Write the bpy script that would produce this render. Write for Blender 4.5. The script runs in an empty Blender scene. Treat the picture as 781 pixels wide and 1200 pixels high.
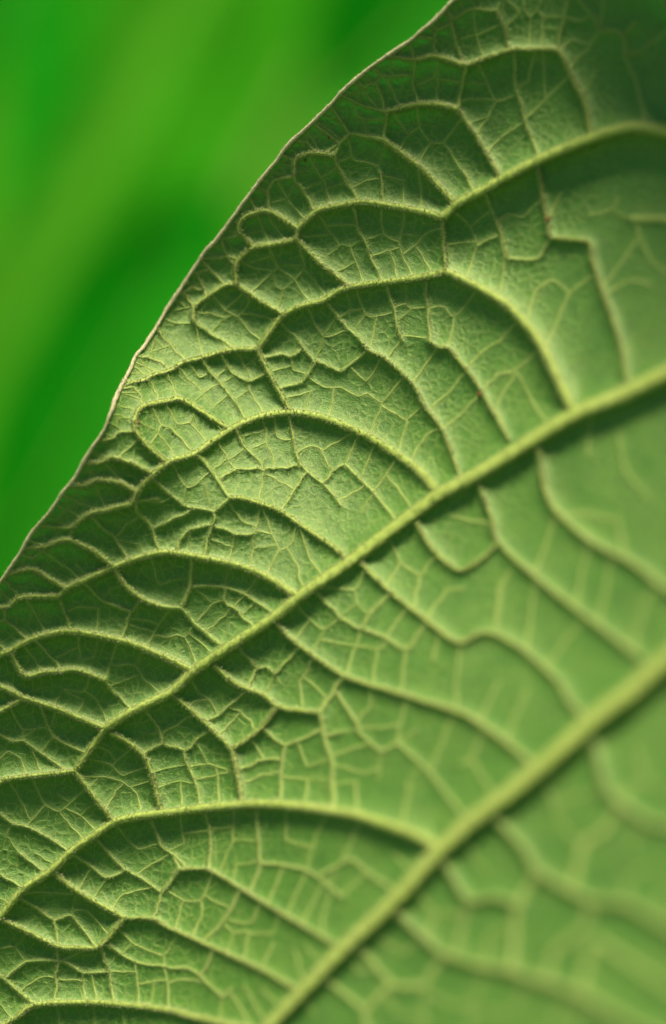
import bpy, math, random
import numpy as np

random.seed(7)
RNG = np.random.default_rng(7)
S = bpy.context.scene
R = math.radians

# ------------------------------------------------------------------ camera
U = 0.0001                 # one leaf sheet unit = 0.1 mm
DIST = 0.30                # lens to sheet
HGT = 0.90                 # height of the picture's middle above the ground
cam_d = bpy.data.cameras.new('camera')
cam = bpy.data.objects.new('camera', cam_d)
S.collection.objects.link(cam)
cam.location = (0, -DIST, HGT)
cam.rotation_euler = (R(90), 0, 0)
cam_d.sensor_fit = 'VERTICAL'
cam_d.sensor_height = 36.0
cam_d.sensor_width = 36.0
cam_d.lens = 36.0 * DIST / 0.12
cam_d.clip_start = 0.01
cam_d.clip_end = 200
cam_d.dof.use_dof = True
cam_d.dof.focus_distance = DIST + 0.0003
cam_d.dof.aperture_fstop = 6.7
cam_d.dof.aperture_blades = 0
S.camera = cam

# ------------------------------------------------------------------ light
SUN_EL, SUN_AZ = 75.5, 182          # azimuth clockwise from +Y (away from camera)
world = bpy.data.worlds.new('World')
S.world = world
world.use_nodes = True
wn = world.node_tree
wn.nodes.clear()
sky = wn.nodes.new('ShaderNodeTexSky')
sky.sky_type = 'NISHITA'
sky.sun_disc = False
sky.air_density = 0.5
sky.dust_density = 0.6
sky.ozone_density = 0.3
sky.sun_elevation = R(SUN_EL)
sky.sun_rotation = R(SUN_AZ)
bg = wn.nodes.new('ShaderNodeBackground')
bg.inputs['Strength'].default_value = 0.05
wo = wn.nodes.new('ShaderNodeOutputWorld')
wn.links.new(sky.outputs[0], bg.inputs[0])
wn.links.new(bg.outputs[0], wo.inputs[0])
sun_d = bpy.data.lights.new('sun', 'SUN')
sun_d.energy = 4.8
sun_d.angle = R(18)
sun_d.color = (1.0, 0.90, 0.72)
sun = bpy.data.objects.new('sun', sun_d)
S.collection.objects.link(sun)
sun.location = (0.3, -0.6, 2.0)
from mathutils import Vector, Matrix
sdir = Vector((math.sin(R(SUN_AZ)) * math.cos(R(SUN_EL)), math.cos(R(SUN_AZ)) * math.cos(R(SUN_EL)), math.sin(R(SUN_EL))))
sun.rotation_euler = sdir.to_track_quat('Z', 'Y').to_euler()

S.view_settings.view_transform = 'Standard'
S.view_settings.look = 'None'
S.view_settings.exposure = 1.05
S.view_settings.gamma = 1.0
S.view_settings.use_curve_mapping = False
S.render.engine = 'CYCLES'

# ------------------------------------------------------------------ materials
def new_mat(name):
    m = bpy.data.materials.new(name)
    m.use_nodes = True
    m.node_tree.nodes.clear()
    return m, m.node_tree.nodes, m.node_tree.links

def noise(N, L, co, scale, detail=3, rough=0.55):
    n = N.new('ShaderNodeTexNoise')
    n.inputs['Scale'].default_value = scale
    n.inputs['Detail'].default_value = detail
    n.inputs['Roughness'].default_value = rough
    L.new(co, n.inputs['Vector'])
    return n.outputs['Fac']

def ramp(N, L, fac, stops):
    r = N.new('ShaderNodeValToRGB')
    e = r.color_ramp.elements
    while len(e) < len(stops):
        e.new(0.5)
    for i, (p, c) in enumerate(stops):
        e[i].position = p
        e[i].color = (*c, 1)
    L.new(fac, r.inputs[0])
    return r.outputs[0]

def mix(N, L, a, b, fac, mode='MIX'):
    m = N.new('ShaderNodeMix')
    m.data_type = 'RGBA'
    m.blend_type = mode
    for sock, val in ((m.inputs[0], fac), (m.inputs[6], a), (m.inputs[7], b)):
        if hasattr(val, 'is_output'):
            L.new(val, sock)
        else:
            sock.default_value = val if isinstance(val, float) else (*val, 1)
    return m.outputs[2]

def leaf_shader(name, front, through, thru_fac, rough=0.62, sheen=0.25, bump=0.0, bscale=9000, attr=None, vein_col=None, sheen_tint=(0.8, 0.85, 0.6), spec=0.25, ior=1.5):
    m, N, L = new_mat(name)
    tc = N.new('ShaderNodeTexCoord')
    co = tc.outputs['Object']
    big = noise(N, L, co, 160, 3)
    fine = noise(N, L, co, 2600, 3, 0.65)
    c0, c1 = front
    col = ramp(N, L, big, [(0.35, c0), (0.68, c1)])
    col = mix(N, L, col, ramp(N, L, fine, [(0.3, tuple(x * 0.72 for x in c0)), (0.7, tuple(x * 1.25 for x in c1))]), 0.5)
    if attr:
        ac = N.new('ShaderNodeAttribute')
        ac.attribute_name = 'cell'
        col = mix(N, L, col, ramp(N, L, ac.outputs['Fac'], [(0.0, (0.74, 0.80, 0.8)), (0.5, (1, 1, 1)), (1.0, (1.3, 1.16, 1.1))]), 1.0, 'MULTIPLY')
        a = N.new('ShaderNodeAttribute')
        a.attribute_name = attr
        col = mix(N, L, col, vein_col, a.outputs['Fac'])
    p = N.new('ShaderNodeBsdfPrincipled')
    L.new(col, p.inputs['Base Color'])
    p.inputs['Roughness'].default_value = rough
    p.inputs['Specular IOR Level'].default_value = spec
    p.inputs['IOR'].default_value = ior
    p.inputs['Specular Tint'].default_value = (1.0, 0.97, 0.64, 1)
    p.inputs['Sheen Weight'].default_value = sheen
    p.inputs['Sheen Roughness'].default_value = 0.45
    p.inputs['Sheen Tint'].default_value = (*sheen_tint, 1)
    t = N.new('ShaderNodeBsdfTranslucent')
    t.inputs['Color'].default_value = (*through, 1)
    if bump:
        b = N.new('ShaderNodeBump')
        b.inputs['Strength'].default_value = bump
        b.inputs['Distance'].default_value = 0.00012
        L.new(noise(N, L, co, bscale, 2, 0.7), b.inputs['Height'])
        L.new(b.outputs[0], p.inputs['Normal'])
    ms = N.new('ShaderNodeMixShader')
    ms.inputs[0].default_value = thru_fac
    L.new(p.outputs[0], ms.inputs[1])
    L.new(t.outputs[0], ms.inputs[2])
    o = N.new('ShaderNodeOutputMaterial')
    L.new(ms.outputs[0], o.inputs[0])
    return m

M_BLADE = leaf_shader('downy leaf underside', ((0.05, 0.185, 0.014), (0.085, 0.232, 0.022)), (0.001, 0.22, 0.014), 0.30,
                      0.48, 0.04, 1.0, 6500, 'veinlet', (0.20, 0.31, 0.055), spec=0.95, ior=1.58)
M_VEIN = leaf_shader('pale leaf vein', ((0.30, 0.41, 0.07), (0.38, 0.475, 0.11)), (0.25, 0.40, 0.02), 0.25, 0.55, 0.2, 0.5, 5000)
M_RIM = leaf_shader('pale leaf margin', ((0.44, 0.40, 0.22), (0.56, 0.51, 0.31)), (0.25, 0.35, 0.04), 0.25, 0.6, 0.3, 0.6, 5000)
M_HAIR = leaf_shader('plant hair', ((0.46, 0.51, 0.20), (0.60, 0.63, 0.32)), (0.45, 0.55, 0.18), 0.45, 0.5, 0.0)
M_CROSS = leaf_shader('cross vein', ((0.29, 0.42, 0.085), (0.37, 0.48, 0.125)), (0.1, 0.40, 0.02), 0.28, 0.55, 0.2, 0.5, 5000)
M_NET = leaf_shader('fine veinlet', ((0.22, 0.37, 0.065), (0.30, 0.43, 0.10)), (0.05, 0.42, 0.02), 0.35, 0.5, 0.1)
M_SCAR = leaf_shader('brown speck', ((0.16, 0.07, 0.02), (0.22, 0.10, 0.03)), (0.2, 0.08, 0.02), 0.1, 0.7, 0.0)

# ------------------------------------------------------------------ helpers
COL = S.collection

def link(name, mesh, mat=None, parent=None):
    o = bpy.data.objects.new(name, mesh)
    COL.objects.link(o)
    if mat is not None and mesh is not None and not mesh.materials:
        mesh.materials.append(mat)
    if parent is not None:
        o.parent = parent
    return o

def tag(o, label, cat, group=None):
    o['label'] = label
    o['category'] = cat
    if group:
        o['group'] = group
    return o

def np_mesh(name, verts, quads=None, tris=None, smooth=True):
    me = bpy.data.meshes.new(name)
    nq = 0 if quads is None else len(quads)
    nt = 0 if tris is None else len(tris)
    me.vertices.add(len(verts))
    me.vertices.foreach_set('co', np.ascontiguousarray(verts, np.float32).ravel())
    loops = []
    if nq: loops.append(np.asarray(quads, np.int32).ravel())
    if nt: loops.append(np.asarray(tris, np.int32).ravel())
    lv = np.concatenate(loops)
    me.loops.add(len(lv))
    me.loops.foreach_set('vertex_index', lv)
    me.polygons.add(nq + nt)
    st = np.concatenate([np.arange(nq) * 4, nq * 4 + np.arange(nt) * 3]).astype(np.int32)
    me.polygons.foreach_set('loop_start', st)
    me.update(calc_edges=True)
    me.polygons.foreach_set('use_smooth', np.full(nq + nt, smooth))
    me.validate()
    return me

def pts(s):
    return np.array([[float(c) for c in p.split(',')] for p in s.split()])

def spline(P, step, soft=1.0):
    """Catmull-Rom through P, resampled about every step units"""
    P = np.asarray(P, float)
    if len(P) == 2:
        n = max(2, int(np.hypot(*(P[1] - P[0])) / step) + 1)
        return P[0] + (P[1] - P[0]) * np.linspace(0, 1, n)[:, None]
    Q = np.vstack([2 * P[0] - P[1], P, 2 * P[-1] - P[-2]])
    out = []
    for i in range(1, len(Q) - 2):
        a, b, c, d = Q[i - 1:i + 3]
        n = max(1, int(round(np.hypot(*(c - b)) / step)))
        t = (np.arange(n) / n)[:, None]
        cr = 0.5 * (2 * b + (c - a) * t + (2 * a - 5 * b + 4 * c - d) * t ** 2 + (3 * b - a - 3 * c + d) * t ** 3)
        out.append(cr * soft + (b + (c - b) * t) * (1 - soft))
    out.append(P[-1:])
    return np.vstack(out)

# ------------------------------------------------------------------ vein layout (leaf sheet units of 0.1 mm: u to the right, v down)
# level;  w0 w1 ; points (leaf sheet units: 0.1 mm, u right, v down)
MAJOR = '''
1 27 13 1190,440 960,622 850,715 781,775 755,797 740,810 696,845 645,889 600,926 554,963 515,997 461,1057 400,1114 355,1160 318,1200 230,1300
1 22 9 1190,318 960,380 870,405 781,438 729,463 673,487 600,531 554,559 515,579 495,595 438,636 400,665 354,696 320,725 269,757 226,787 200,812 154,835 123,854
2 8 6 123,854 106,880 88,904
2 6 5 88,904 44,908 8,913 0,917 -50,935
2 6 5 88,904 104,925 122,948 134,963
1 11 7 513,991 485,979 451,966 420,956 400,952 354,946 302,943 251,946 200,953 164,957 136,963 110,979 85,997 59,1022 28,1042 0,1074 -50,1130
2 10 6 349,1157 302,1134 246,1109 200,1088 179,1077 146,1076
2 6 5 146,1076 117,1109 87,1111 67,1108 33,1093 0,1078
2 6 6 146,1076 90,1045 62,1022
2 9 6 310,1212 256,1198 226,1191 200,1184 154,1179 102,1175 41,1178 15,1196 -40,1225
3 5 4 41,1178 0,1143 -40,1110
2 10 6 349,699 323,683 297,669 264,659 226,652 200,648 184,649 159,655 133,665 102,679 77,690 69,699
2 6 4 69,699 26,700 8,711 -20,722
2 9 6 226,787 200,774 154,754 115,745 82,740 56,743 33,752 10,764 0,768 -50,790
2 7 5 123,854 97,844 64,829 31,819 15,811 0,805 -50,790
2 5 5 28,819 0,835 -50,862
2 11 6 514,576 490,551 459,528 431,511 400,497 374,488 343,483 310,488 277,499 246,520 226,533 200,542 179,556 161,577 155,590
2 6 4 155,590 123,598 110,601 96,607 85,618
3 4 3 85,618 65,617 50,617 38,624
2 6 5 133,663 108,645 82,633 66,635 54,640 41,652
3 5 4 158,584 162,600 179,622 189,647
1 18 9 1190,270 1000,228 900,195 850,175 781,155 747,150 722,152 691,164 658,177 632,188 607,200 566,223 536,240 520,255
2 9 6 520,255 497,249 464,242 426,237 400,241 374,246 359,258 350,269 348,280
2 6 6 520,255 520,277 520,318
2 6 5 348,281 328,285 297,290 284,300 277,310 277,333
2 6 5 350,269 318,249 302,249 284,256 281,269 295,288
2 5 4 348,281 369,302 400,328 412,337
1 11 8 672,483 658,451 642,420 630,398 614,377 594,358 579,348 554,333 523,318
2 8 6 523,318 502,322 464,329 426,333 400,340 379,352 354,360 333,369 320,384 310,397 302,409
2 6 5 302,409 269,410 238,419 215,424 200,434 179,440 166,447 156,455
3 4 3 156,455 141,455
2 5 5 302,409 315,436 341,480
2 5 5 333,369 302,351 277,333
2 5 4 277,333 264,334 244,346 228,359 227,377
3 4 4 227,377 264,402
2 9 7 693,163 686,123 671,90 653,59 619,59 600,58 579,64 546,77
2 6 4 546,77 510,67 487,70 454,69
3 5 4 546,77 541,108 536,128
2 7 7 587,208 559,161 536,128
2 6 4 536,128 515,124 492,122 469,125 454,131
3 4 3 454,131 426,123 408,120
3 4 4 454,131 450,164
2 6 6 533,238 515,220 497,200 477,184 450,164
3 5 4 450,164 426,159 410,157 398,167
3 4 4 398,167 391,182 400,200 420,235
2 5 4 391,182 366,179 351,184 346,190 345,208
3 4 3 366,142 397,167
3 3 3 400,142 410,157
3 4 4 345,208 323,211 315,223 316,247
3 4 4 345,208 369,246
2 9 6 418,656 456,692 497,725 536,751 559,742 579,743 600,754 619,766 655,800 668,823 689,845
2 8 6 488,612 508,643 538,668 564,654 584,636
2 6 8 561,566 577,608 584,636 632,679 671,710 722,748 752,772
2 8 8 632,517 640,575 658,605 696,636 745,661 781,690 880,745
2 8 10 323,731 343,751 374,772 400,790 426,800 464,812 502,823 541,836 566,851 607,879 630,903
2 6 5 251,779 274,800 310,815 325,827 349,832 374,835
3 5 5 374,835 389,815 404,793
2 5 5 203,815 238,846 272,878
2 5 5 325,827 305,854 272,878
2 5 5 272,878 277,902 285,942
3 5 4 374,835 377,854 389,895 391,948
2 7 9 460,1066 490,1095 520,1119 566,1133 600,1138 619,1146 676,1164 730,1195 820,1245
2 6 6 518,1008 549,1055 577,1051 604,1059
2 7 9 581,960 614,995 630,1022 691,1055 735,1061 781,1085 880,1130
3 6 6 630,1024 607,1059 599,1131
2 6 8 694,865 709,923 730,943 760,964 781,967 880,990
3 6 6 728,945 704,977 683,992 668,1044
3 5 5 520,1119 497,1156 459,1154
3 5 5 416,1104 436,1130 459,1154
3 5 4 459,1154 428,1183 400,1161 376,1150
3 4 4 428,1183 432,1230
3 5 5 691,1055 686,1087 648,1115 637,1150
3 6 5 681,1162 691,1113 704,1105 760,1146 840,1190
2 7 6 631,192 642,261 648,277 689,282 694,302 706,341 724,395 736,455
3 7 7 740,256 781,258 860,262
2 7 5 398,1108 354,1084 307,1056 279,1040 243,1019 210,1019
3 5 4 210,1019 190,1047
3 5 5 225,652 223,687 213,710
3 5 5 264,756 228,731 211,713 190,711
2 5 5 190,711 166,701 143,682 135,666
2 5 5 408,657 400,647 385,637 354,616 325,598 287,584 270,583
3 4 4 270,583 251,600
3 5 5 233,535 251,556 270,583
3 4 4 158,587 185,585
2 6 5 760,-60 800,60 850,180
'''
TILES = {
(400,0):'''3 510,125 530,200 555,280 570,300|3 410,100 440,130 500,115 525,85 570,50 640,40 715,45|3 715,45 740,110 765,200 775,225|4 610,70 615,150 635,220 650,255|4 535,185 610,160|4 620,165 700,125|3 480,65 525,85|4 530,15 570,50|4 600,0 605,35|4 640,0 645,38|4 715,45 740,0|3 430,130 425,190 430,250|3 340,175 415,175 425,190|3 345,175 320,195 335,270|4 270,225 280,265|4 205,270 140,320|3 340,275 325,345 335,400 352,465|3 325,345 200,350 160,320 140,320|3 80,375 110,390 160,385 180,355|3 160,385 190,440 205,500|4 220,280 230,340|4 350,390 430,360 435,320|4 440,360 500,365 550,378|4 435,290 440,470|4 550,470 610,450 660,455|4 570,380 640,395|4 630,310 680,400 710,470|4 710,470 781,445|4 700,485 640,610|4 640,520 590,560|4 350,490 360,580 410,650 470,655 545,545|4 360,580 310,610 280,570|4 310,610 275,675|4 410,655 360,745|4 470,660 545,781|4 781,590 720,640 690,690|4 85,400 90,450|4 10,430 80,420|4 0,460 25,470|4 225,390 270,475|4 50,480 70,530 120,545 185,540|4 100,545 110,610|4 40,640 50,720 100,740 160,760|4 50,720 0,735|4 200,660 170,760''',
(581,0):'''3 10,50 40,130 65,210|4 0,50 30,0|4 50,130 120,60|4 70,20 110,60|4 125,0 130,40 160,80 200,30 215,0|4 160,80 150,210|4 195,55 230,80 300,75|4 205,90 205,210|3 330,0 315,80 290,210|4 315,80 380,95 450,70|4 380,0 410,35|4 300,235 350,185 430,195|4 360,310 400,240 435,205 460,160|3 450,70 475,135 560,135 590,200 595,265|3 600,245 670,235|3 580,170 640,100|4 420,400 450,340|4 235,130 290,135|3 80,250 90,370 120,500 160,620 195,715|4 100,405 150,370|4 140,545 220,465 275,410|4 0,470 90,440|4 0,640 110,560|4 150,370 180,260|4 220,300 225,400|3 330,0 345,-150|3 595,265 660,420 700,560|4 670,235 760,160|4 475,135 500,-60''',
(200,100):'''3 515,325 575,345|4 500,365 530,430|4 445,410 490,430|3 555,250 630,260 660,310|4 620,210 640,260|4 700,130 781,180|4 720,90 781,125|4 640,340 690,415 740,380|4 690,420 715,480 735,540|4 620,470 690,440|4 720,470 781,460|4 495,450 550,540 620,610|4 470,540 540,520|4 560,450 555,510|4 640,390 570,400''',
(200,200):'''3 365,120 400,185|3 440,95 455,180|3 415,85 445,100|4 340,145 370,200|4 300,220 320,240|4 270,265 315,285|3 235,345 260,310 300,295 320,300|3 300,400 260,395 235,345|3 175,430 215,400 260,395 300,430|3 180,450 250,525|3 125,490 150,460 180,450|3 150,555 125,490|3 65,560 100,605|3 65,560 95,535 150,555|4 20,630 105,620|4 20,690 100,695|4 180,360 235,345|4 130,420 175,430|4 400,210 430,280 450,330|4 330,290 430,270|4 480,250 520,310|4 320,420 400,450 470,465 490,440 445,370|4 400,410 450,395|4 445,350 500,450 570,500 600,550 640,595|4 570,500 610,450 600,390|4 610,450 680,490|4 660,500 705,570|4 490,460 400,530|4 470,530 520,545 560,510|4 520,545 500,620|4 540,430 610,430|4 470,460 480,530|4 600,300 660,295 740,290|4 690,210 740,290 781,350|4 781,340 710,410|4 650,370 710,400|4 205,580 250,640 310,670 370,740 425,781|4 120,650 200,660 240,665|4 310,670 360,600 340,550|4 250,640 310,580|4 200,720 250,670|4 280,670 240,700|4 330,660 380,650 480,690|4 200,570 130,640|3 720,610 781,690|4 630,650 700,760 781,740|4 500,690 580,781|4 700,760 740,700|4 0,640 60,640|4 0,730 100,700''',
(400,200):'''3 175,0 185,60 200,135|4 60,75 110,45 170,40|4 185,25 240,30 290,45|4 220,60 270,70|4 290,20 295,140|4 370,105 375,160|3 555,0 600,80|3 55,180 80,270 120,360 185,495|4 0,340 50,345 95,320|4 0,250 55,250|4 40,370 95,500|4 70,420 30,440|4 185,190 195,290 265,325 280,230|4 265,325 285,390 325,470|4 110,320 180,295|4 150,385 260,355|4 300,380 345,350 370,300 445,260|4 350,355 400,440|4 280,290 350,285|4 230,390 260,480|4 480,340 600,330|4 525,205 590,260 625,345 600,430 575,490|4 600,240 650,210|3 625,345 650,325 715,300|3 665,105 700,200 740,320 765,410|4 720,240 781,200|4 740,430 720,550|3 205,540 240,640 270,760 285,781|4 80,560 110,660 150,670 225,650|4 105,675 70,730|4 0,670 45,640 90,635|4 30,570 50,635|3 390,510 395,640 405,781|4 245,625 290,605 320,630 380,625|4 400,635 470,630 520,670 590,590|4 275,755 400,765|4 520,670 500,760|4 300,540 305,610|4 270,690 330,650|3 0,690 60,750 90,781|4 170,690 140,780''',
(581,200):'''3 10,230 45,400 195,395 230,310|4 10,230 50,205 130,205 180,160|4 45,410 20,560|4 215,230 300,100|4 150,660 180,550 260,500 320,540|4 340,560 440,470|4 320,600 240,781|4 440,400 470,470|4 430,200 540,180 560,130|4 620,360 500,540|4 0,760 80,710|4 540,180 640,230|4 520,560 620,500 700,520|4 640,240 700,400 781,470''',
(0,400):'''2 781,270 700,285 650,300 625,340 620,410 690,490 765,545|3 620,410 540,420 510,450 495,490|3 550,215 610,210 640,240 660,295|2 430,590 460,555 520,530 600,555 700,605|2 360,700 400,655 440,635 540,650 620,690|3 640,70 690,75 781,120|4 710,50 781,20|4 700,0 690,75|4 610,110 660,150 700,155|4 590,150 650,160|4 560,255 645,270|4 545,300 620,310|4 540,355 610,345|4 680,165 730,260|4 690,300 740,380 781,400|4 740,380 710,440 700,470|4 640,360 710,410|4 630,450 590,490|4 475,440 500,450|4 440,500 500,520|4 400,590 430,590 440,640|4 350,640 440,640|4 310,680 370,690|4 350,740 400,770|4 720,640 781,690|4 660,700 740,740 781,720|4 560,620 610,660|4 460,700 480,740''',
(200,400):'''2 0,265 40,262 110,300 260,385|3 0,10 65,75|4 130,0 140,50|4 230,0 260,40|3 145,80 180,140 250,215 345,355|3 235,65 290,150 355,185 440,150|4 355,190 365,230 435,330|4 215,200 290,175|4 300,60 370,165|4 370,100 400,70|4 365,220 290,270|4 40,130 100,190 155,235 215,200|4 155,235 105,270|4 75,100 130,160 170,150|4 215,300 240,260|4 160,95 200,90|4 210,160 270,120|4 200,320 200,290 170,260|4 0,180 35,255|4 0,330 30,380 90,370 105,325|4 90,370 160,450|3 0,395 100,495|4 0,490 30,530|4 170,370 240,410|4 105,325 150,400|3 415,70 500,65 550,70 600,35|3 520,205 600,180 665,90 590,0|3 665,90 781,140|4 470,130 545,115|4 550,70 560,130 620,150|4 620,160 700,210 781,220|4 560,250 650,220|4 640,230 620,310|4 690,0 680,50|4 750,240 735,330|3 300,410 350,490 425,590|3 425,590 500,580 585,570|3 425,590 300,585 240,630|4 220,470 270,540 300,585|4 190,590 260,540|4 270,540 330,500|4 430,370 440,450 480,560|4 330,430 420,410|4 440,460 370,490|4 480,370 490,440 520,460 550,455|3 545,345 565,450 590,560 640,610 700,650 781,750|4 580,510 640,480 690,490 720,570 750,590|4 700,500 781,450|3 700,650 740,600 781,570|3 610,615 560,690 515,765|4 425,600 410,730|4 500,640 560,670|4 10,570 70,670 110,660 170,610|4 70,670 60,740|4 140,665 190,760|4 150,640 170,690|3 0,700 55,745 130,765 195,775''',
(400,400):'''2 90,0 130,40 210,85 330,200 390,300 460,400 540,600 560,650|3 0,140 120,45|4 225,70 260,0|4 330,190 435,40|2 405,0 450,30 490,25 540,80 620,190 680,300 770,450|4 420,310 560,150|4 480,400 630,250|4 600,110 660,40 730,0|4 670,200 710,150 781,145|4 0,210 80,250 120,240 190,280 270,180|4 50,130 120,190 150,130|4 190,290 140,420|4 200,300 300,360 355,295|4 300,370 270,480|4 340,510 380,440 430,410|3 0,555 20,565 90,630 150,690 220,781|4 20,565 70,450|4 100,620 130,530|4 150,690 200,620 245,550|4 220,620 310,740|4 0,720 60,690|4 90,781 140,700''',
(581,400):'''4 0,160 90,140 170,60|4 110,170 210,340|4 0,310 60,460|4 40,230 0,300|4 560,430 600,600 700,720|4 430,400 420,520''',
(0,600):'''3 435,40 530,120 580,215|4 540,110 570,60 630,35|4 540,125 660,130|4 640,150 660,190|3 700,80 781,40|4 240,210 310,260 365,305|4 350,240 410,290|3 145,135 200,140|3 100,200 160,205 200,160|3 330,80 320,130|2 50,320 80,275 150,260 220,300 300,350|3 20,270 80,265|3 0,330 50,320|3 60,340 90,385|3 280,400 310,480 320,540|4 160,460 215,545|3 0,500 30,495 130,590|3 25,440 20,490|3 0,610 35,640|3 650,395 600,455 480,410 405,345|3 600,455 555,590|4 310,455 350,435 455,440|4 455,440 440,555|4 480,340 490,380|4 510,350 560,345|4 695,225 730,325 781,320|4 781,450 740,500 665,620|4 600,490 660,490 720,510|4 600,520 700,545|2 55,650 105,750 200,735 290,730 355,725 480,770|3 170,600 290,720|4 130,640 210,730|4 260,655 340,620|4 360,560 370,670 430,660|4 530,625 490,760|4 520,700 620,705 640,745 700,781|4 625,705 640,660|4 450,590 430,690|4 640,745 570,781''',
(200,600):'''4 0,50 40,0|3 30,180 40,130 90,75 180,60|3 195,20 185,60 155,190|3 185,60 260,80 300,105 380,100|4 300,0 330,45 385,65|4 410,0 380,100 375,250|4 290,110 270,220|4 400,90 465,105 495,180 460,250|4 495,180 545,160 580,60|4 530,165 570,230 600,340|4 620,160 640,220 690,280|4 470,110 450,60|4 90,80 85,190|4 200,130 280,160|4 390,170 440,160|3 95,350 240,345 345,380 470,460|3 250,345 245,400 290,440 375,525|4 240,410 180,435 120,500|4 295,440 345,375 400,300|4 260,270 245,340|4 110,370 190,410|4 260,460 200,520|4 340,460 390,420|4 0,310 80,300|4 0,570 65,570 110,520|4 65,580 120,700|4 150,610 200,655|3 320,625 400,710 440,710|3 400,710 360,781|3 440,710 480,740 570,640|4 480,740 500,781|4 600,440 640,490 700,545 780,480|4 640,490 580,570|4 710,550 650,640|3 665,365 781,490|4 640,700 590,781''',
(400,600):'''3 0,490 90,530 150,450 230,380|4 0,350 60,355 90,290|4 60,420 30,450|4 75,430 110,460|4 70,360 75,420|3 90,530 200,580 300,625 380,510|4 80,540 70,600 30,730|4 200,580 290,450|4 300,630 280,760|4 0,600 170,630 210,590|4 160,650 150,740|4 440,590 420,680|4 240,170 270,230 220,320|4 270,230 360,290 425,210|4 360,290 340,400|4 410,460 470,370 560,350|4 540,590 530,781|4 690,530 720,360 781,250|4 500,20 600,40''',
(581,600):'''4 0,540 30,350 70,270|4 140,600 180,360|4 190,250 270,40|4 380,370 410,200|4 480,470 520,260|4 260,670 360,540|4 300,20 420,0 560,40|4 560,40 600,200|4 640,620 680,420 760,340''',
(0,800):'''4 60,130 105,215 200,205 230,210 245,140|3 230,210 245,245 380,310|4 245,245 200,310|4 105,215 105,265|3 0,240 50,270 105,265 200,330 310,395|4 0,350 40,320 95,350 120,420|4 110,260 170,240|4 170,360 190,410|4 300,15 380,45 400,0|4 250,100 280,40|4 350,140 380,80 290,30|4 400,40 450,80 480,180|3 490,0 530,50 605,125|4 500,20 550,0|4 680,0 735,45|2 505,230 580,270 650,330 690,410 740,590|3 655,330 700,300 745,275 730,210 670,140|4 745,270 781,280|4 650,230 740,230|4 700,410 781,390|4 740,480 781,470|4 400,345 510,385 570,425 660,390|4 510,380 580,320|4 430,290 500,310 520,350|4 390,410 480,430 560,460 600,480 670,455|4 410,480 460,450|4 560,470 500,560|4 600,480 640,540 640,600|4 150,460 205,560 275,590 380,490|4 205,570 165,610|4 275,590 295,630 390,715|4 270,510 310,540|4 300,580 370,610 440,670|4 370,610 420,560|4 45,470 100,550|3 0,600 60,645 140,665 300,755|4 0,720 30,710 90,760|4 40,660 30,710|3 440,715 500,781|4 555,680 630,760 720,745|3 695,640 740,745 781,781''',
(200,800):'''4 80,100 120,85 180,85 210,135|3 150,185 240,130 320,60|4 100,0 130,40 200,60|4 280,120 340,155 380,200|4 220,240 290,170|3 0,290 65,310 160,235|3 65,310 75,370 110,440 140,570|4 0,210 60,175|4 0,390 60,385 75,370|4 85,390 180,375 275,385|4 120,435 180,430 270,405|4 0,460 40,450 110,465|4 140,310 170,360|4 200,400 230,560|4 45,470 50,580|3 320,400 430,350 500,355|3 430,215 525,290 670,220|3 525,290 510,350 500,560|4 370,260 430,340|4 340,470 430,420 490,410|4 530,430 610,440|4 620,385 730,350|4 590,290 630,400|4 640,430 740,450|3 715,245 781,225|4 430,60 460,0|4 590,0 610,120|4 640,0 700,60|4 745,375 781,375|4 615,540 630,440|4 50,620 65,740|3 165,600 185,700 180,781|4 290,600 285,730|4 290,720 385,725|3 395,600 405,781|4 285,730 280,781|4 70,690 170,680|4 520,720 640,755|4 700,620 650,760|4 530,620 530,720|4 0,760 60,740|4 190,670 270,660''',
(400,800):'''3 0,80 70,190 70,220 180,320 260,280 400,410 570,620|4 0,225 70,215|4 75,190 130,100 130,30|4 0,320 90,290|4 0,385 90,410 170,400|4 175,330 170,440|4 260,280 270,180 300,90|4 185,200 250,195|4 260,270 350,215|4 410,400 450,300 500,180|4 300,460 350,400|4 280,640 310,490 300,460|4 590,360 640,250|4 540,370 600,360 690,500|4 0,460 80,450|4 70,560 70,450|4 650,140 720,0|4 80,660 40,740''',
(581,800):'''4 70,210 140,30|4 250,500 300,640 390,750|4 620,781 640,680|4 380,520 470,490|4 640,300 700,450 781,480|4 560,550 640,460 700,450''',
(0,1000):'''3 90,0 200,75|3 0,95 100,155|4 160,0 250,50|4 0,205 40,225|3 340,20 420,60 490,115 575,75 500,0|3 575,75 650,110 740,185 781,140|3 740,185 705,300|4 490,120 435,195|4 370,150 400,100|4 535,230 570,185 630,170|4 640,80 700,50 781,0|3 90,205 180,260 250,310 330,290 435,400|3 250,310 270,420|4 330,290 335,200|4 335,260 400,260 490,365|4 220,180 260,180|3 270,430 250,680|3 465,430 495,530 520,680|3 480,420 620,495 781,525|4 620,500 640,690|4 550,350 610,410 750,470 781,440|4 500,540 610,545|4 610,410 560,460|4 750,530 770,600 775,690|4 690,590 760,580|4 750,470 750,520|4 700,630 690,690|3 30,565 120,495 250,490 310,500 380,550 480,545|4 380,550 390,680|4 100,630 170,570 250,570 330,580|4 0,435 70,430 120,495|4 70,430 100,390|4 440,640 450,680|4 340,470 430,440|4 0,690 50,750|4 265,715 285,900|4 430,715 440,900|4 565,720 570,900''',
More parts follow.
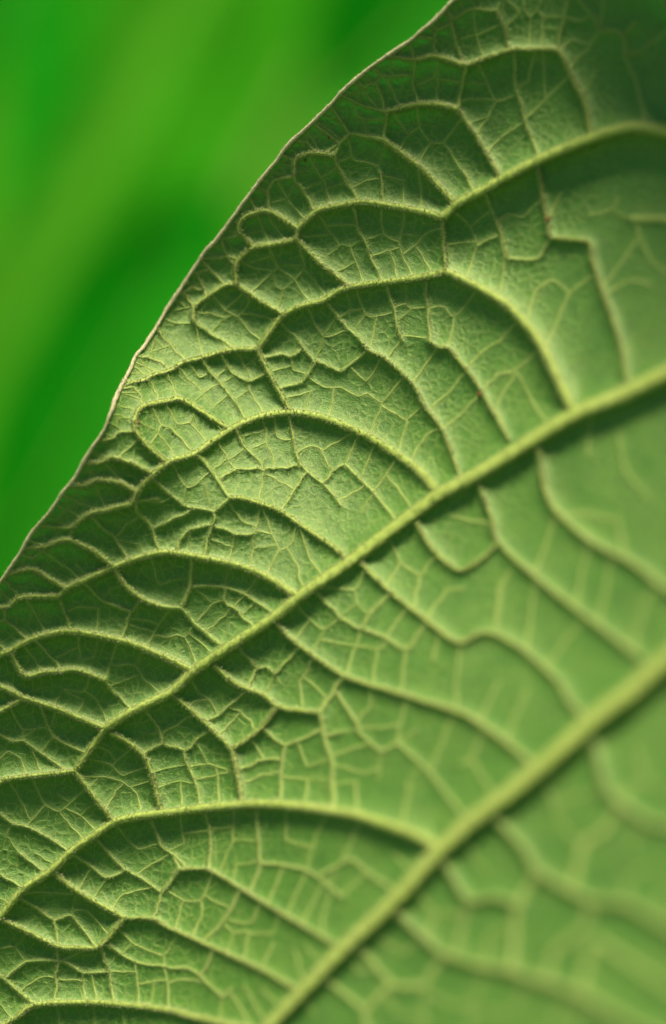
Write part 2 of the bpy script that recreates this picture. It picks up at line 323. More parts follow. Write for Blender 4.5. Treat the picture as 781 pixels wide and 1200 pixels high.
(200,1000):'''3 0,30 40,75|4 255,10 225,90|4 300,40 360,45 405,30|3 410,0 415,45 500,45 625,75 781,200|3 410,50 375,165|4 515,80 460,210|4 625,85 545,245|4 300,50 290,100|4 640,0 630,70|4 640,250 620,290|4 740,120 781,60|4 700,300 720,200|3 320,175 250,295 155,390|4 410,230 375,315 330,310|4 0,185 70,220 140,215 180,110|4 140,220 140,290 105,385|4 50,230 30,330|4 240,320 290,360 450,380|4 360,370 345,470|4 490,290 470,370|4 470,410 430,500|4 570,450 605,570|4 620,430 690,495|4 280,370 270,430|4 170,200 250,240|3 0,530 70,525 140,565 235,655 280,620|3 190,465 145,560|4 0,590 70,580 140,600|4 335,600 420,750|4 420,620 490,690|4 280,640 320,710|4 235,660 230,720|4 0,430 30,380|3 700,580 781,640|4 620,680 660,740''',
(400,1000):'''3 0,50 40,30 110,80 240,160|4 110,90 40,160|4 230,0 320,75|4 160,370 210,420 285,450 370,380|4 50,490 80,540 130,545|4 355,170 430,270 530,280|4 430,280 400,350|4 210,650 250,730 370,745|4 380,630 450,650 490,690 600,690 650,550|4 600,0 660,80|3 580,230 530,430|4 670,450 690,350 781,340|4 600,690 590,820|4 385,640 375,820''',
(581,1000):'''4 340,130 370,20|4 590,230 620,100 740,50|4 740,270 781,170|4 130,600 80,720 0,720|4 250,820 310,690|4 380,740 360,820|4 700,570 740,480''',
}
MARGIN = '740,-215 640,-110 590,-55 531,0 508,23 477,49 449,67 420,90 400,108 369,140 340,167 323,188 295,223 264,266 238,297 215,332 200,354 186,377 172,400 159,416 149,438 137,461 129,485 118,508 102,533 87,559 69,582 57,600 41,618 26,644 13,663 0,681 -40,728 -110,805 -190,895'


veins = []                         # [level, w0, w1, polyline]
for l in MAJOR.strip().split('\n'):
    a = l.split(' ', 3)
    f = 0.84 if a[0] == '2' else 1.0
    veins.append([int(a[0]), float(a[1]) * f, float(a[2]) * f, pts(a[3])])
for (ou, ov), txt in TILES.items():
    for s in txt.split('|'):
        lv, p = s.split(' ', 1)
        P = pts(p) * (200 / 781) + (ou, ov)
        lv = int(lv)
        w = {2: 5.0, 3: 3.2, 4: 2.05}[lv]
        veins.append([lv, w, w * 0.9, P])
MARG = spline(pts(MARGIN), 3)

def reach(P):                      # how far a point lies behind the sharp zone
    return P[..., 0] + 0.35 * P[..., 1] - 470.0

for v in veins:                    # finer veins get stouter towards the midrib
    if v[0] >= 3:
        k = 1 + 0.1 * np.clip(reach(v[3].mean(0)) / 450, -0.4, 1)
        v[1] *= k; v[2] *= k

def cast(p, d, A, B):              # first hit of the ray p + t d with the segments
    e = B - A
    den = d[0] * e[:, 1] - d[1] * e[:, 0]
    den = np.where(np.abs(den) < 1e-6, 1e-6, den)
    ap = A - p
    t = (ap[:, 0] * e[:, 1] - ap[:, 1] * e[:, 0]) / den
    r = (ap[:, 0] * d[1] - ap[:, 1] * d[0]) / den
    t = np.where((r >= -0.01) & (r <= 1.01) & (t > 0.5), t, 1e9)
    i = t.argmin()
    return t[i], p + d * t[i]

def nearest(p, A, B):
    d = B - A
    t = np.clip(((p - A) * d).sum(1) / np.maximum((d * d).sum(1), 1e-9), 0, 1)
    q = A + d * t[:, None]
    e = np.hypot(*(q - p).T)
    i = e.argmin()
    return e[i], q[i]

for v in veins:
    if v[0] == 2 and reach(v[3].mean(0)) > 130:
        v[1] *= 0.52; v[2] *= 0.52
veins.sort(key=lambda v: v[0])
SEGA = np.vstack([v[3][:-1] for v in veins]); SEGB = np.vstack([v[3][1:] for v in veins])
OWN = np.concatenate([np.full(len(v[3]) - 1, k) for k, v in enumerate(veins)])
LEV = np.concatenate([np.full(len(v[3]) - 1, v[0]) for v in veins])

# small loops that close the net along the margin
extra = []
pos = 6.0
arc = np.concatenate([[0], np.cumsum(np.hypot(*np.diff(MARG, axis=0).T))])
prev = None
while pos < arc[-1] - 10:
    p = np.array([np.interp(pos, arc, MARG[:, 0]), np.interp(pos, arc, MARG[:, 1])])
    i = min(np.searchsorted(arc, pos), len(MARG) - 2)
    tgm = MARG[i + 1] - MARG[i - 1]
    a = math.atan2(-tgm[0], tgm[1]) + RNG.normal(0, 0.25)     # inwards
    d = np.array([math.cos(a), math.sin(a)])
    t, q = cast(p, d, SEGA, SEGB)
    near_end = nearest(p, SEGA, SEGB)[0]
    cur = None
    if 8 < t < 60 and near_end > 3:
        extra.append([4, 1.7, 1.9, np.array([p, p + d * t * 0.5 + RNG.normal(0, 1, 2), q])])
        if t > 20:
            cur = p + d * t * RNG.uniform(0.42, 0.55)
    if cur is not None and prev is not None:
        extra.append([4, 1.6, 1.6, np.array([prev, (prev + cur) / 2 + d * 1.5, cur])])
    prev = cur
    pos += RNG.uniform(10, 16)
veins += extra
SEGA = np.vstack([v[3][:-1] for v in veins]); SEGB = np.vstack([v[3][1:] for v in veins])
OWN = np.concatenate([np.full(len(v[3]) - 1, k) for k, v in enumerate(veins)])
LEV = np.concatenate([np.full(len(v[3]) - 1, v[0]) for v in veins])

for k, v in enumerate(veins):      # free ends close onto the vein they run to
    P = v[3]
    if k:
        m = (OWN != k) & (LEV <= max(v[0], 2))
        if v[0] < 4:
            m &= OWN < k
        A, B = SEGA[m], SEGB[m]
        if v[0] >= 3:
            A = np.vstack([A, MARG[:-1]]); B = np.vstack([B, MARG[1:]])
        for e in (0, -1):
            d, q = nearest(P[e], A, B)
            if d < (9 if v[0] >= 3 else 7):
                P[e] = q
                continue
            if v[0] >= 2:
                d, q = nearest(P[e], MARG[:-1], MARG[1:])
                if d < 17:
                    P[e] = q
                    v[1 if e == 0 else 2] = 2.4
                    continue
            if v[0] >= 3:
                dr = P[e] - P[1 if e == 0 else -2]
                dr = dr / max(np.hypot(*dr), 1e-6)
                t, q = cast(P[e], dr, A, B)
                if t < 34:
                    P[e] = q
        w_ = OWN == k
        SEGA[w_], SEGB[w_] = P[:-1], P[1:]
    P[1:-1] += RNG.normal(0, 0.6, P[1:-1].shape)
    c = spline(P, 3.0 if v[0] < 4 else 3.5, 0.85 if v[0] < 3 else 0.4)
    if v[0] >= 3 and len(c) > 4:   # slight wander between the joints
        n = len(c); tt = np.linspace(0, 1, n)
        nrm = np.gradient(c, axis=0)[:, ::-1] * (1, -1)
        nrm /= np.maximum(np.hypot(*nrm.T), 1e-6)[:, None]
        wob = sum(RNG.normal(0, 0.5) * np.sin(math.pi * k * tt) for k in (2, 3, 5)) * min(1, n / 14)
        c = c + nrm * wob[:, None]
    v.append(c)

# ------------------------------------------------------------------ relief of the blade
G = 1.35
U0, U1, V0, V1 = -130, 1150, -150, 1370
gu = np.arange(U0, U1, G); gv = np.arange(V0, V1, G)
NX, NY = len(gu), len(gv)
GU, GV = np.meshgrid(gu, gv)

def dist_field(levels, rad):
    D = np.full((NY, NX), rad, np.float32)
    for lv, w0, w1, _, c in veins:
        if lv not in levels:
            continue
        n = len(c)
        ww = np.linspace(w0, w1, n)
        st = 3
        for i in range(0, n - 1, st):
            a, b = c[i], c[min(i + st, n - 1)]
            hw = ww[i] * 0.42
            r = rad + hw
            x0 = max(0, int((min(a[0], b[0]) - r - U0) / G)); x1 = min(NX, int((max(a[0], b[0]) + r - U0) / G) + 2)
            y0 = max(0, int((min(a[1], b[1]) - r - V0) / G)); y1 = min(NY, int((max(a[1], b[1]) + r - V0) / G) + 2)
            if x1 <= x0 or y1 <= y0:
                continue
            px = GU[y0:y1, x0:x1] - a[0]; py = GV[y0:y1, x0:x1] - a[1]
            d = b - a
            t = np.clip((px * d[0] + py * d[1]) / max(d @ d, 1e-6), 0, 1)
            e = np.sqrt((px - t * d[0]) ** 2 + (py - t * d[1]) ** 2) - hw
            np.minimum(D[y0:y1, x0:x1], np.maximum(e, 0), out=D[y0:y1, x0:x1])
    return D

def blur(A, s):
    k = np.exp(-0.5 * (np.arange(-int(3 * s) - 1, int(3 * s) + 2) / s) ** 2); k /= k.sum()
    h = len(k) // 2
    P = np.pad(A, ((h, h), (0, 0)), 'edge'); A = sum(k[i] * P[i:i + A.shape[0]] for i in range(len(k)))
    P = np.pad(A, ((0, 0), (h, h)), 'edge'); return sum(k[i] * P[:, i:i + A.shape[1]] for i in range(len(k)))

def smooth_noise(s):
    n = blur(RNG.normal(0, 1, (NY, NX)).astype(np.float32), s)
    return n / n.std()

# margin as a signed distance (positive inside, i.e. to the lower right)
md = np.full((NY, NX), 1e9, np.float32); side = np.zeros((NY, NX), np.float32)
for i in range(0, len(MARG) - 1, 3):
    a, b = MARG[i], MARG[min(i + 3, len(MARG) - 1)]
    d = b - a
    px = GU - a[0]; py = GV - a[1]
    t = np.clip((px * d[0] + py * d[1]) / (d @ d), 0, 1)
    e = np.hypot(px - t * d[0], py - t * d[1])
    m = e < md
    md[m] = e[m]
    side[m] = np.sign(d[1] * px - d[0] * py)[m]
SD = md * side

d2 = dist_field((1, 2), 75)
d3 = np.minimum(d2, dist_field((3,), 42)); d3 = np.minimum(d3, 42)
d4 = np.minimum(d3, dist_field((4,), 22)); d4 = np.minimum(d4, 22)
dm = np.clip(SD, 0, 80)
d2m = np.minimum(d2, dm); d3m = np.minimum(d3, dm); d4m = np.minimum(d4, dm)

# finest mesh of veinlets: a jittered cell pattern
CS = 11.5
cw, ch = int((U1 - U0) / CS) + 6, int((V1 - V0) / CS) + 6
jx = RNG.random((ch, cw)); jy = RNG.random((ch, cw))
wu = GU + smooth_noise(9) * 2.0; wv = GV + smooth_noise(9) * 2.0
ci = ((wu - U0) / CS).astype(int) + 2; cj = ((wv - V0) / CS).astype(int) + 2
f1 = np.full((NY, NX), 1e9); f2 = np.full((NY, NX), 1e9)
lab = np.zeros((NY, NX), np.int64)
p1x = np.zeros((NY, NX)); p1y = p1x.copy(); p2x = p1x.copy(); p2y = p1x.copy()
for dj in (-2, -1, 0, 1, 2):
    for di in (-2, -1, 0, 1, 2):
        I = np.clip(ci + di, 0, cw - 1); J = np.clip(cj + dj, 0, ch - 1)
        X = (I - 2 + jx[J, I]) * CS + U0; Y = (J - 2 + jy[J, I]) * CS + V0
        e = (X - wu) ** 2 + (Y - wv) ** 2
        n1 = e < f1
        n2 = (~n1) & (e < f2)
        f2 = np.where(n1, f1, np.where(n2, e, f2)); p2x = np.where(n1, p1x, np.where(n2, X, p2x)); p2y = np.where(n1, p1y, np.where(n2, Y, p2y))
        lab = np.where(n1, J * cw + I, lab)
        f1 = np.where(n1, e, f1); p1x = np.where(n1, X, p1x); p1y = np.where(n1, Y, p1y)
e5 = (f2 - f1) / (2 * np.maximum(np.hypot(p1x - p2x, p1y - p2y), 0.5))
far = np.clip(d4 / 4.0, 0, 1)
keep = np.clip(0.75 + 0.5 * smooth_noise(8), 0.15, 1.0)
ridge5 = np.exp(-(e5 / 1.25) ** 2) * keep * far

d1 = np.minimum(dist_field((1,), 75), dm)
gq = 1 / (1 + np.exp(-(GU + 0.35 * GV - 470 - 160) / 70))
h = -15.0 * (1 - np.exp(-d1 / 20.0)) * (0.14 + 0.86 * gq)
h += -8.4 * (1 - np.exp(-d2m / 9.5)) * (1 - 0.1 * gq)
h += -2.8 * (1 - np.exp(-d3m / 6.0)) * (1 - 0.2 * gq)
h += -1.5 * (1 - np.exp(-d4m / 4.0)) * (1 - 0.4 * gq)
h += -0.55 * (1 - np.exp(-e5 / 2.2)) * keep * far
h *= 0.34 + 0.66 * np.clip(dm / 110, 0, 1)
h = blur(h.astype(np.float32), 0.8)
h += 0.3 * ridge5 + smooth_noise(14) * 0.35 + smooth_noise(4) * 0.08
h += (blur(RNG.normal(0, 1, (NY, NX)).astype(np.float32), 0.75)) * 0.38 * np.clip(d4 / 2, 0.2, 1)

def macro(u, v):
    """bending of the whole sheet, in units, positive towards the lens"""
    q = u + 0.35 * v - 470.0
    w = 1.0 * 60 * np.logaddexp(0, (q - 110) / 60.0)
    p = (u - 265) * 0.789 + (v - 340) * 0.615          # inwards from the margin
    t = -(u - 265) * 0.615 + (v - 340) * 0.789         # along the margin, downwards
    g = 1 / (1 + np.exp(-(q - 170) / 60))
    m = np.exp(-np.clip(p, -20, 999) / 235)
    w = w + (146 * np.exp(-((t - 232) / np.where(t < 232, 120, 300)) ** 2) - 90 * np.exp(-((t - 232) / 340) ** 2)) * m
    w = w + 44 * np.exp(-((t + 430) / 175) ** 2) * m
    w = w + 440 * np.exp(-(v + 150) / 170) * (0.03 + 0.97 * g)
    w = w + 0.24 * (v - 620) * g
    return w

def P3(u, v, w):
    k = (DIST - w * U) / DIST
    return np.stack([(u - 390.5) * U * k, -w * U, (600 - v) * U * k], -1)

def sample(F, P):
    x = np.clip((P[:, 0] - U0) / G, 0, NX - 1.001); y = np.clip((P[:, 1] - V0) / G, 0, NY - 1.001)
    i = x.astype(int); j = y.astype(int); fx = x - i; fy = y - j
    return F[j, i] * (1 - fx) * (1 - fy) + F[j, i + 1] * fx * (1 - fy) + F[j + 1, i] * (1 - fx) * fy + F[j + 1, i + 1] * fx * fy

# ------------------------------------------------------------------ the leaf
leaf = bpy.data.objects.new('leaf', None)
COL.objects.link(leaf)
leaf.location = (0, 0, HGT)
leaf.empty_display_size = 0.02
tag(leaf, 'large green leaf seen from its downy underside, pale raised veins and a pale rim', 'leaf')

ok = SD > -0.4
idx = -np.ones((NY, NX), np.int64)
W = macro(GU, GV) + h
fq = ok[:-1, :-1] & ok[1:, :-1] & ok[:-1, 1:] & ok[1:, 1:]
used = np.zeros_like(ok)
used[:-1, :-1] |= fq; used[1:, :-1] |= fq; used[:-1, 1:] |= fq; used[1:, 1:] |= fq
idx[used] = np.arange(used.sum())
V = P3(GU[used], GV[used], W[used])
Q = np.stack([idx[:-1, :-1][fq], idx[1:, :-1][fq], idx[1:, 1:][fq], idx[:-1, 1:][fq]], -1)
me = np_mesh('blade', V, Q)
at = me.attributes.new('veinlet', 'FLOAT', 'POINT')
tint = np.clip(0.55 * ridge5 + 0.85 * np.exp(-(d4 / 1.6) ** 2), 0, 1)
at.data.foreach_set('value', tint[used].astype(np.float32))
cell_r = RNG.random(cw * ch + 1)
at = me.attributes.new('cell', 'FLOAT', 'POINT')
at.data.foreach_set('value', np.clip(0.6 * blur(cell_r[lab].astype(np.float32), 1.0) + 0.2 + 0.10 * smooth_noise(22), 0, 1)[used].astype(np.float32))
link('blade', me, M_BLADE, leaf)

hair_roots = []                    # (root, direction, length, radius) in sheet units

def vein_tube(c, w0, w1, segs, rise):
    n = len(c)
    tg = np.gradient(c, axis=0)
    tg /= np.maximum(np.hypot(*tg.T), 1e-6)[:, None]
    nm = np.stack([-tg[:, 1], tg[:, 0]], -1)
    ww = np.linspace(w0, w1, n) * (1 + 0.05 * np.sin(np.arange(n) * 0.9 + RNG.random() * 6))
    hc = sample(h, c)
    k = np.array([1, 2, 3, 2, 1.]) / 9
    if n > 6:
        hc = np.convolve(np.pad(hc, 2, 'edge'), k, 'valid')
    th = np.linspace(R(-25), R(205), segs)
    r = ww[:, None] * 0.5
    r = r * (1 + RNG.normal(0, 0.045, (n, segs)))
    lat = r * np.cos(th)[None]
    low = 1 - 0.45 / (1 + np.exp(-(reach(c) - 160) / 70)) if segs < 13 else np.ones(n)
    up = r * rise * 2 * low[:, None] * np.sin(th)[None] - 0.3
    uu = c[:, :1] + nm[:, :1] * lat; vv = c[:, 1:] + nm[:, 1:] * lat
    w = macro(uu, vv) + hc[:, None] + up
    V = P3(uu, vv, w).reshape(-1, 3)
    i = np.arange(n - 1)[:, None] * segs + np.arange(segs - 1)[None]
    Q = np.stack([i, i + segs, i + segs + 1, i + 1], -1).reshape(-1, 4)
    return V, Q, (c, nm, tg, ww, hc)

def grow_hairs(fr, dens, lmin, lmax, rad, rise):
    c, nm, tg, ww, hc = fr
    L = 3.0 * (len(c) - 1)
    m = RNG.poisson(L * dens)
    if m == 0: return
    x = RNG.random(m) * (len(c) - 1.001)
    i = x.astype(int); f = (x - i)[:, None]
    C = c[i] * (1 - f) + c[i + 1] * f
    inside = (C[:, 0] > -40) & (C[:, 0] < 830) & (C[:, 1] > -40) & (C[:, 1] < 1240)
    edge = RNG.random(m) < 0.6
    th = np.where(edge, np.where(RNG.random(m) < 0.5, R(12), R(168)) + RNG.normal(0, 0.25, m), RNG.uniform(R(15), R(165), m))
    r = ww[i] * 0.5
    lat = r * np.cos(th); up = r * 2 * rise * np.sin(th) - 0.3
    N_ = nm[i]
    root = np.column_stack([C + N_ * lat[:, None], hc[i] + up])
    dirn = np.column_stack([N_ * np.cos(th)[:, None] + tg[i] * RNG.normal(0, 0.28, m)[:, None], np.sin(th) * 0.8 + 0.35 + RNG.normal(0, 0.15, m)])
    dirn /= np.linalg.norm(dirn, axis=1)[:, None]
    ln = RNG.uniform(lmin, lmax, m)
    rd = np.full(m, rad) * RNG.uniform(0.8, 1.2, m)
    hair_roots.append((root[inside], dirn[inside], ln[inside], rd[inside]))

RISE = {1: 0.5, 2: 0.45, 3: 0.36, 4: 0.36}
SEG = {1: 13, 2: 11, 3: 8, 4: 6}
HAIR = {1: (2.8, 2.6, 5.0, .5), 2: (2.8, 2.6, 5.0, .5), 3: (1.6, 2.0, 3.6, .42), 4: (0.7, 1.4, 2.5, .34)}
NAME = {1: 'main_vein', 2: 'lateral_vein', 3: 'cross_vein', 4: 'veinlet'}
lv4 = [v for v in veins if v[0] == 4 and 0 < v[4][:, 0].mean() < 781 and 0 < v[4][:, 1].mean() < 1200]
lv4.sort(key=lambda v: -len(v[4]))
single = set(id(v) for v in lv4[:300])
restV, restQ, off = [], [], 0
for v in veins:
    lv, w0, w1, _, c = v
    if len(c) < 2: continue
    Vv, Qv, fr = vein_tube(c, w0, w1, SEG[lv], RISE[lv])
    d, l0, l1, rr = HAIR[lv]
    grow_hairs(fr, d, l0, l1, rr, RISE[lv])
    if lv < 4 or id(v) in single:
        link(NAME[lv], np_mesh(NAME[lv], Vv, Qv), M_VEIN if lv < 3 else M_CROSS, leaf)
    else:
        restV.append(Vv); restQ.append(Qv + off); off += len(Vv)
# finest net: edges of the cell pattern, as thin raised threads
blk = np.stack([lab[:-1, :-1], lab[1:, :-1], lab[:-1, 1:], lab[1:, 1:]], -1)
srt = np.sort(blk, -1)
js, is_ = np.nonzero((np.diff(srt, axis=-1) != 0).sum(-1) >= 2)
pairs = {}
for jj, ii_ in zip(js, is_):
    ids = sorted(set(blk[jj, ii_].tolist()))
    q = (gu[ii_] + G / 2, gv[jj] + G / 2)
    for a_ in range(len(ids)):
        for b_ in range(a_ + 1, len(ids)):
            pairs.setdefault((ids[a_], ids[b_]), []).append(q)
for q in pairs.values():
    if len(q) < 2: continue
    q = np.array(q)
    a_, b_ = q[0], q[np.hypot(*(q - q[0]).T).argmax()]
    ln_ = np.hypot(*(b_ - a_))
    if ln_ < 2.5: continue
    mid = (a_ + b_) / 2
    t3 = np.array([a_, mid, b_])
    if sample(SD, t3).min() < 2 or sample(d4, t3)[1] < 2.2 or mid[0] > 800: continue
    mid = mid + np.array([-(b_ - a_)[1], (b_ - a_)[0]]) * RNG.normal(0, 0.06)
    c = spline(np.array([a_, mid, b_]), 3.0)
    wd_ = RNG.uniform(0.85, 1.35)
    Vv, Qv, fr = vein_tube(c, wd_, wd_, 5, 0.35)
    restV.append(Vv); restQ.append(Qv + off); off += len(Vv)
o = link('small_veinlets', np_mesh('small_veinlets', np.vstack(restV), np.vstack(restQ)), M_NET, leaf)
o['kind'] = 'stuff'

# rolled pale rim along the margin
n = len(MARG)
tg = np.gradient(MARG, axis=0); tg /= np.hypot(*tg.T)[:, None]
nm = np.stack([tg[:, 1], -tg[:, 0]], -1)          # pointing inwards
th = np.linspace(0, 2 * math.pi, 12, endpoint=False)
rr = 2.1 + 0.3 * np.convolve(RNG.normal(0, 1, n + 8), np.ones(9) / 3, 'valid')
wob = np.convolve(RNG.normal(0, 1, n + 4), np.ones(5) / 5, 'valid') * 0.8
cen = MARG + nm * (0.9 + wob)[:, None]
uu = cen[:, :1] + nm[:, :1] * (rr[:, None] * np.cos(th)[None]); vv = cen[:, 1:] + nm[:, 1:] * (rr[:, None] * np.cos(th)[None])
wz = macro(uu, vv) + sample(h, cen)[:, None] * 0.3 + 0.3 + 0.9 * rr[:, None] * np.sin(th)[None]
i = np.arange(n - 1)[:, None] * 12 + np.arange(12)[None]
j = np.arange(n - 1)[:, None] * 12 + (np.arange(12) + 1)[None] % 12
link('rim', np_mesh('rim', P3(uu, vv, wz).reshape(-1, 3), np.stack([i, j, j + 12, i + 12], -1).reshape(-1, 4)), M_RIM, leaf)
m = 3200
x = RNG.random(m) * (n - 1.01); ii = x.astype(int); f = (x - ii)[:, None]
C = cen[ii] * (1 - f) + cen[ii + 1] * f
a = RNG.uniform(-0.2, math.pi + 0.6, m)
root = np.column_stack([C + nm[ii] * (np.cos(a) * rr[ii])[:, None], np.sin(a) * rr[ii] * 0.9 + 0.2])
dr = np.column_stack([nm[ii] * np.cos(a)[:, None] + tg[ii] * RNG.normal(0, .4, m)[:, None], np.sin(a)])
dr /= np.linalg.norm(dr, axis=1)[:, None]
hair_roots.append((root, dr, RNG.uniform(0.8, 2.6, m), np.full(m, .34)))

# short down on the blade between the veins
m = 70000
uu = RNG.uniform(-20, 640, m); vv = RNG.uniform(-20, 1220, m)
Pp = np.column_stack([uu, vv])
good = (sample(SD, Pp) > 3) & (reach(Pp) < 190)
Pp = Pp[good]; m = len(Pp)
root = np.column_stack([Pp, sample(h, Pp) - 0.1])
dr = np.column_stack([RNG.normal(0, .5, m), RNG.normal(0.1, .5, m), np.ones(m)])
dr /= np.linalg.norm(dr, axis=1)[:, None]
hair_roots.append((root, dr, RNG.uniform(0.8, 1.9, m), np.full(m, .30)))

def hair_mesh(name, sets):
    root = np.vstack([s[0] for s in sets]); dr = np.vstack([s[1] for s in sets])
    ln = np.concatenate([s[2] for s in sets]); rd = np.concatenate([s[3] for s in sets])
    ref = np.where(np.abs(dr[:, 2:]) < 0.8, np.array([[0, 0, 1.]]), np.array([[1., 0, 0]]))
    e1 = np.cross(dr, ref); e1 /= np.linalg.norm(e1, axis=1)[:, None]
    e2 = np.cross(dr, e1)
    base = macro(root[:, 0], root[:, 1])
    vs = []
    for k in range(3):
        a = 2 * math.pi * k / 3
        vs.append(root + (e1 * math.cos(a) + e2 * math.sin(a)) * rd[:, None])
    vs.append(root + dr * ln[:, None])
    A = np.stack(vs, 1)                               # n,4,3
    A[..., 2] += base[:, None]
    V = P3(A[..., 0], A[..., 1], A[..., 2]).reshape(-1, 3)
    b = np.arange(len(root))[:, None] * 4
    T = np.concatenate([b + [0, 1, 3], b + [1, 2, 3], b + [2, 0, 3]])
    return np_mesh(name, V, None, T, smooth=True)

o = link('vein_hairs', hair_mesh('vein_hairs', hair_roots[:-2]), M_HAIR, leaf); o['kind'] = 'stuff'
o = link('rim_hairs', hair_mesh('rim_hairs', hair_roots[-2:-1]), M_HAIR, leaf); o['kind'] = 'stuff'
o = link('blade_down', hair_mesh('blade_down', hair_roots[-1:]), M_HAIR, leaf); o['kind'] = 'stuff'

# small brown specks on the blade
for (su, sv, sr) in ((162, 494, 1.9), (562, 462, 2.6), (642, 257, 3.0), (386, 161, 1.5), (358, 188, 1.4)):
    k = 12
    rad = [(math.cos(a) , math.sin(a)) for a in np.linspace(0, 2 * math.pi, k, endpoint=False)]
    P = np.array([[su, sv]] + [[su + sr * .6 * x * RNG.uniform(.8, 1.2), sv + sr * .7 * y * RNG.uniform(.8, 1.2)] for x, y in rad] + [[su + sr * x * RNG.uniform(.8, 1.3), sv + sr * 1.3 * y * RNG.uniform(.8, 1.2)] for x, y in rad])
    hh = sample(h, P).max() + np.array([2.2] + [1.9] * k + [-1.5] * k)
    V = P3(P[:, 0], P[:, 1], macro(P[:, 0], P[:, 1]) + hh)
    T = [[0, 1 + (q + 1) % k, 1 + q] for q in range(k)]
    Qd = [[1 + q, 1 + (q + 1) % k, 1 + k + (q + 1) % k, 1 + k + q] for q in range(k)]
    link('speck', np_mesh('speck', V, np.array(Qd), np.array(T)), M_SCAR, leaf)

# ------------------------------------------------------------------ ground and plants behind, far out of focus
mg, N, L = new_mat('grassy ground')
tc = N.new('ShaderNodeTexCoord')
cg = ramp(N, L, noise(N, L, tc.outputs['Object'], 3, 6), [(0.3, (0.03, 0.07, 0.015)), (0.7, (0.06, 0.13, 0.03))])
pg = N.new('ShaderNodeBsdfPrincipled'); pg.inputs['Roughness'].default_value = 0.9
L.new(cg, pg.inputs['Base Color'])
og = N.new('ShaderNodeOutputMaterial'); L.new(pg.outputs[0], og.inputs[0])
gx = np.linspace(-60, 60, 61)
X, Y = np.meshgrid(gx, gx)
Z = 0.03 * np.sin(X * 1.3) * np.cos(Y * 0.9)
ii = (np.arange(60)[:, None] * 61 + np.arange(60)[None]).ravel()
o = link('ground', np_mesh('ground', np.stack([X, Y, Z], -1).reshape(-1, 3), np.stack([ii, ii + 1, ii + 62, ii + 61], -1)), mg)
o['kind'] = 'structure'

M_DARK = leaf_shader('shaded shrub foliage', ((0.004, 0.06, 0.006), (0.012, 0.11, 0.010)), (0.005, 0.25, 0.01), 0.4, 0.6, 0.0, spec=0.1)  # base colour darkened: the shade inside the hedge is put into it
# hedge: many small leaves spread through a volume
nl = 26000
cx = RNG.uniform(-1.3, 1.3, nl); cz = RNG.uniform(0.08, 2.1, nl); cy = RNG.uniform(1.5, 2.3, nl) + 0.05 * np.sin(cx * 9) * np.cos(cz * 7)
ax = RNG.normal(0, 1, (nl, 3)); ax[:, 2] -= 0.6; ax /= np.linalg.norm(ax, axis=1)[:, None]
nr = RNG.normal(0, 0.6, (nl, 3)); nr[:, 1] -= 0.8; nr[:, 2] += 0.5
sd = np.cross(ax, nr); sd /= np.linalg.norm(sd, axis=1)[:, None]
nr = np.cross(sd, ax)
ctr = np.column_stack([cx, cy, cz]); ln = RNG.uniform(0.05, 0.09, nl)[:, None]; wd = ln * 0.3
vv = np.stack([ctr, ctr + ax * ln * .35 + sd * wd, ctr + ax * ln * .35 + nr * ln * -0.05, ctr + ax * ln * .35 - sd * wd, ctr + ax * ln + nr * ln * -.1], 1)
b = np.arange(nl)[:, None] * 5
o = link('background_foliage', np_mesh('background_foliage', vv.reshape(-1, 3), None, np.concatenate([b + [0, 1, 2], b + [0, 2, 3], b + [1, 4, 2], b + [2, 4, 3]])), M_DARK)
o['kind'] = 'stuff'

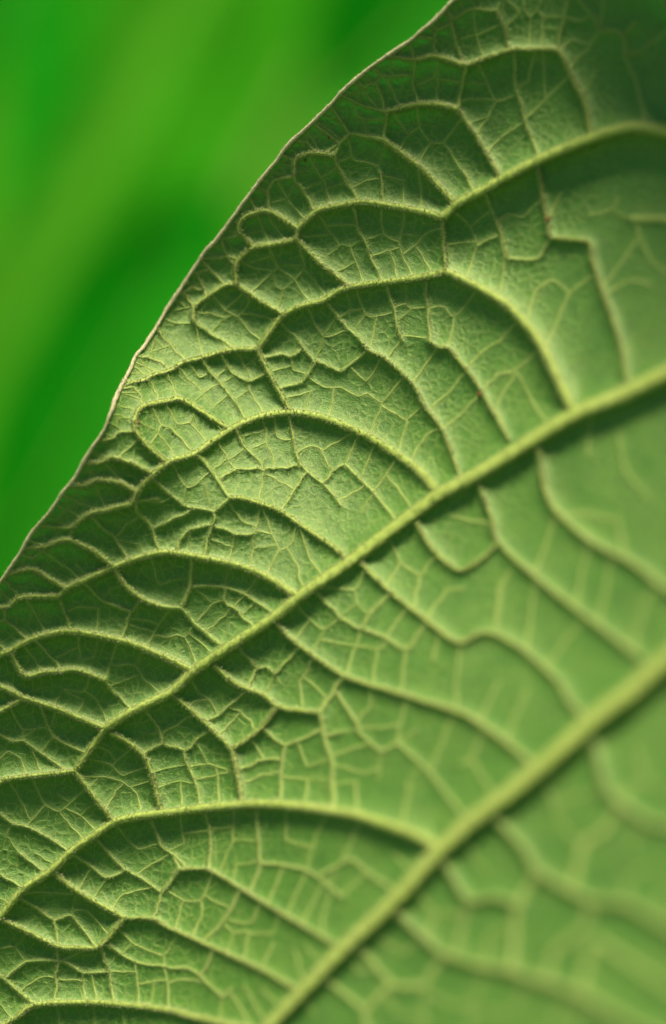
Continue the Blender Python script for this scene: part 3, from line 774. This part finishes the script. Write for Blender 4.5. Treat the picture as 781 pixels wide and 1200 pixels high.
def garden_leaf(px, py, back, length, width, ang, tilt, mat, label, roll=0.0):
    """ovate leaf hanging at sheet position (px, py), 'back' metres behind, its tip pointing ang degrees (0 right, 90 up)"""
    far = back * 1.6
    length *= (DIST + far) / (DIST + back); width *= (DIST + far) / (DIST + back); back = far
    root = bpy.data.objects.new('garden_leaf', None); COL.objects.link(root)
    k = (DIST + back) / DIST
    root.location = ((px - 390.5) * U * k, back, HGT + (600 - py) * U * k)
    root.rotation_euler = (Matrix.Rotation(R(-ang), 3, 'Y') @ Matrix.Rotation(R(roll), 3, 'X') @ Matrix.Rotation(R(tilt), 3, 'Z')).to_euler()
    nu, nv = 33, 17
    t = np.linspace(0, 1, nu); s = np.linspace(-1, 1, nv)
    half = width / 2 * (np.sin(math.pi * t ** 0.8) ** 0.75) * (1 - 0.15 * t)
    half[0] = half[-1] = 0.0004
    T, Sg = np.meshgrid(t, s, indexing='ij')
    x = (T - 0.5) * length + np.abs(Sg) * 0.0
    z = Sg * half[:, None]
    y = 0.10 * width * np.abs(Sg) ** 1.3 * -1 + 0.12 * length * (T - 0.5) ** 2 + 0.02 * width * np.sin(T * 40 + np.abs(Sg) * -6) * np.abs(Sg)
    i = (np.arange(nu - 1)[:, None] * nv + np.arange(nv - 1)[None]).ravel()
    link('blade', np_mesh('garden_blade', np.stack([x, y, z], -1).reshape(-1, 3), np.stack([i, i + 1, i + nv + 1, i + nv], -1)), mat, root)
    # midrib and stalk
    th = np.linspace(0, 2 * math.pi, 8, endpoint=False)
    xs = np.linspace(-0.75, 0.49, 30); rad = np.interp(xs, [-0.75, -.5, .49], [0.022, .02, .004]) * width
    yy = 0.12 * length * xs ** 2 - 0.006 * width
    Vm = np.stack([np.repeat(xs[:, None] * length, 8, 1), yy[:, None] + rad[:, None] * np.cos(th), rad[:, None] * np.sin(th)], -1)
    i = np.arange(29)[:, None] * 8 + np.arange(8)[None]; j = np.arange(29)[:, None] * 8 + ((np.arange(8) + 1) % 8)[None]
    link('midrib', np_mesh('midrib', Vm.reshape(-1, 3), np.stack([i, i + 8, j + 8, j], -1).reshape(-1, 4)), M_GVEIN, root)
    return tag(root, label, 'leaf', 'blurred leaves behind the veined leaf')

M_GVEIN = leaf_shader('garden leaf rib', ((0.12, 0.30, 0.03), (0.18, 0.36, 0.05)), (0.1, 0.4, 0.02), 0.3, 0.5, 0.0)
M_GMID = leaf_shader('garden leaf', ((0.05, 0.40, 0.006), (0.07, 0.46, 0.009)), (0.05, 0.55, 0.01), 0.4, 0.6, 0.0, spec=0.1)
M_GDEEP = leaf_shader('deep green garden leaf', ((0.006, 0.29, 0.004), (0.014, 0.35, 0.006)), (0.005, 0.45, 0.01), 0.45, 0.6, 0.0, spec=0.1)
M_GPALE = leaf_shader('yellow green garden leaf', ((0.10, 0.43, 0.013), (0.125, 0.48, 0.022)), (0.12, 0.6, 0.02), 0.4, 0.6, 0.0, spec=0.1)

garden_leaf(290, 220, 0.75, 0.52, 0.34, 62, 8, M_GMID, 'broad mid green leaf, out of focus, behind the upper edge of the veined leaf')
garden_leaf(80, 230, 0.42, 0.34, 0.020, 61, 0, M_GPALE, 'narrow yellow green leaf, out of focus, slanting past the broad green leaves')
garden_leaf(120, 470, 0.50, 0.16, 0.085, 62, 5, M_GDEEP, 'deep green leaf, out of focus, close behind the bright part of the rim')
garden_leaf(-60, 430, 0.45, 0.20, 0.028, 82, 0, M_GPALE, 'yellow green leaf, out of focus, below the narrow slanting leaf')
garden_leaf(20, 700, 0.60, 0.26, 0.13, 30, 5, M_GMID, 'mid green leaf, out of focus, behind the lower end of the rim')
garden_leaf(590, -70, 0.50, 0.16, 0.08, 45, 5, M_GDEEP, 'deep green leaf, out of focus, beside the broad mid green leaf')
garden_leaf(-30, 110, 0.55, 0.16, 0.085, 70, 5, M_GDEEP, 'deep green leaf, out of focus, left of the narrow slanting leaf')
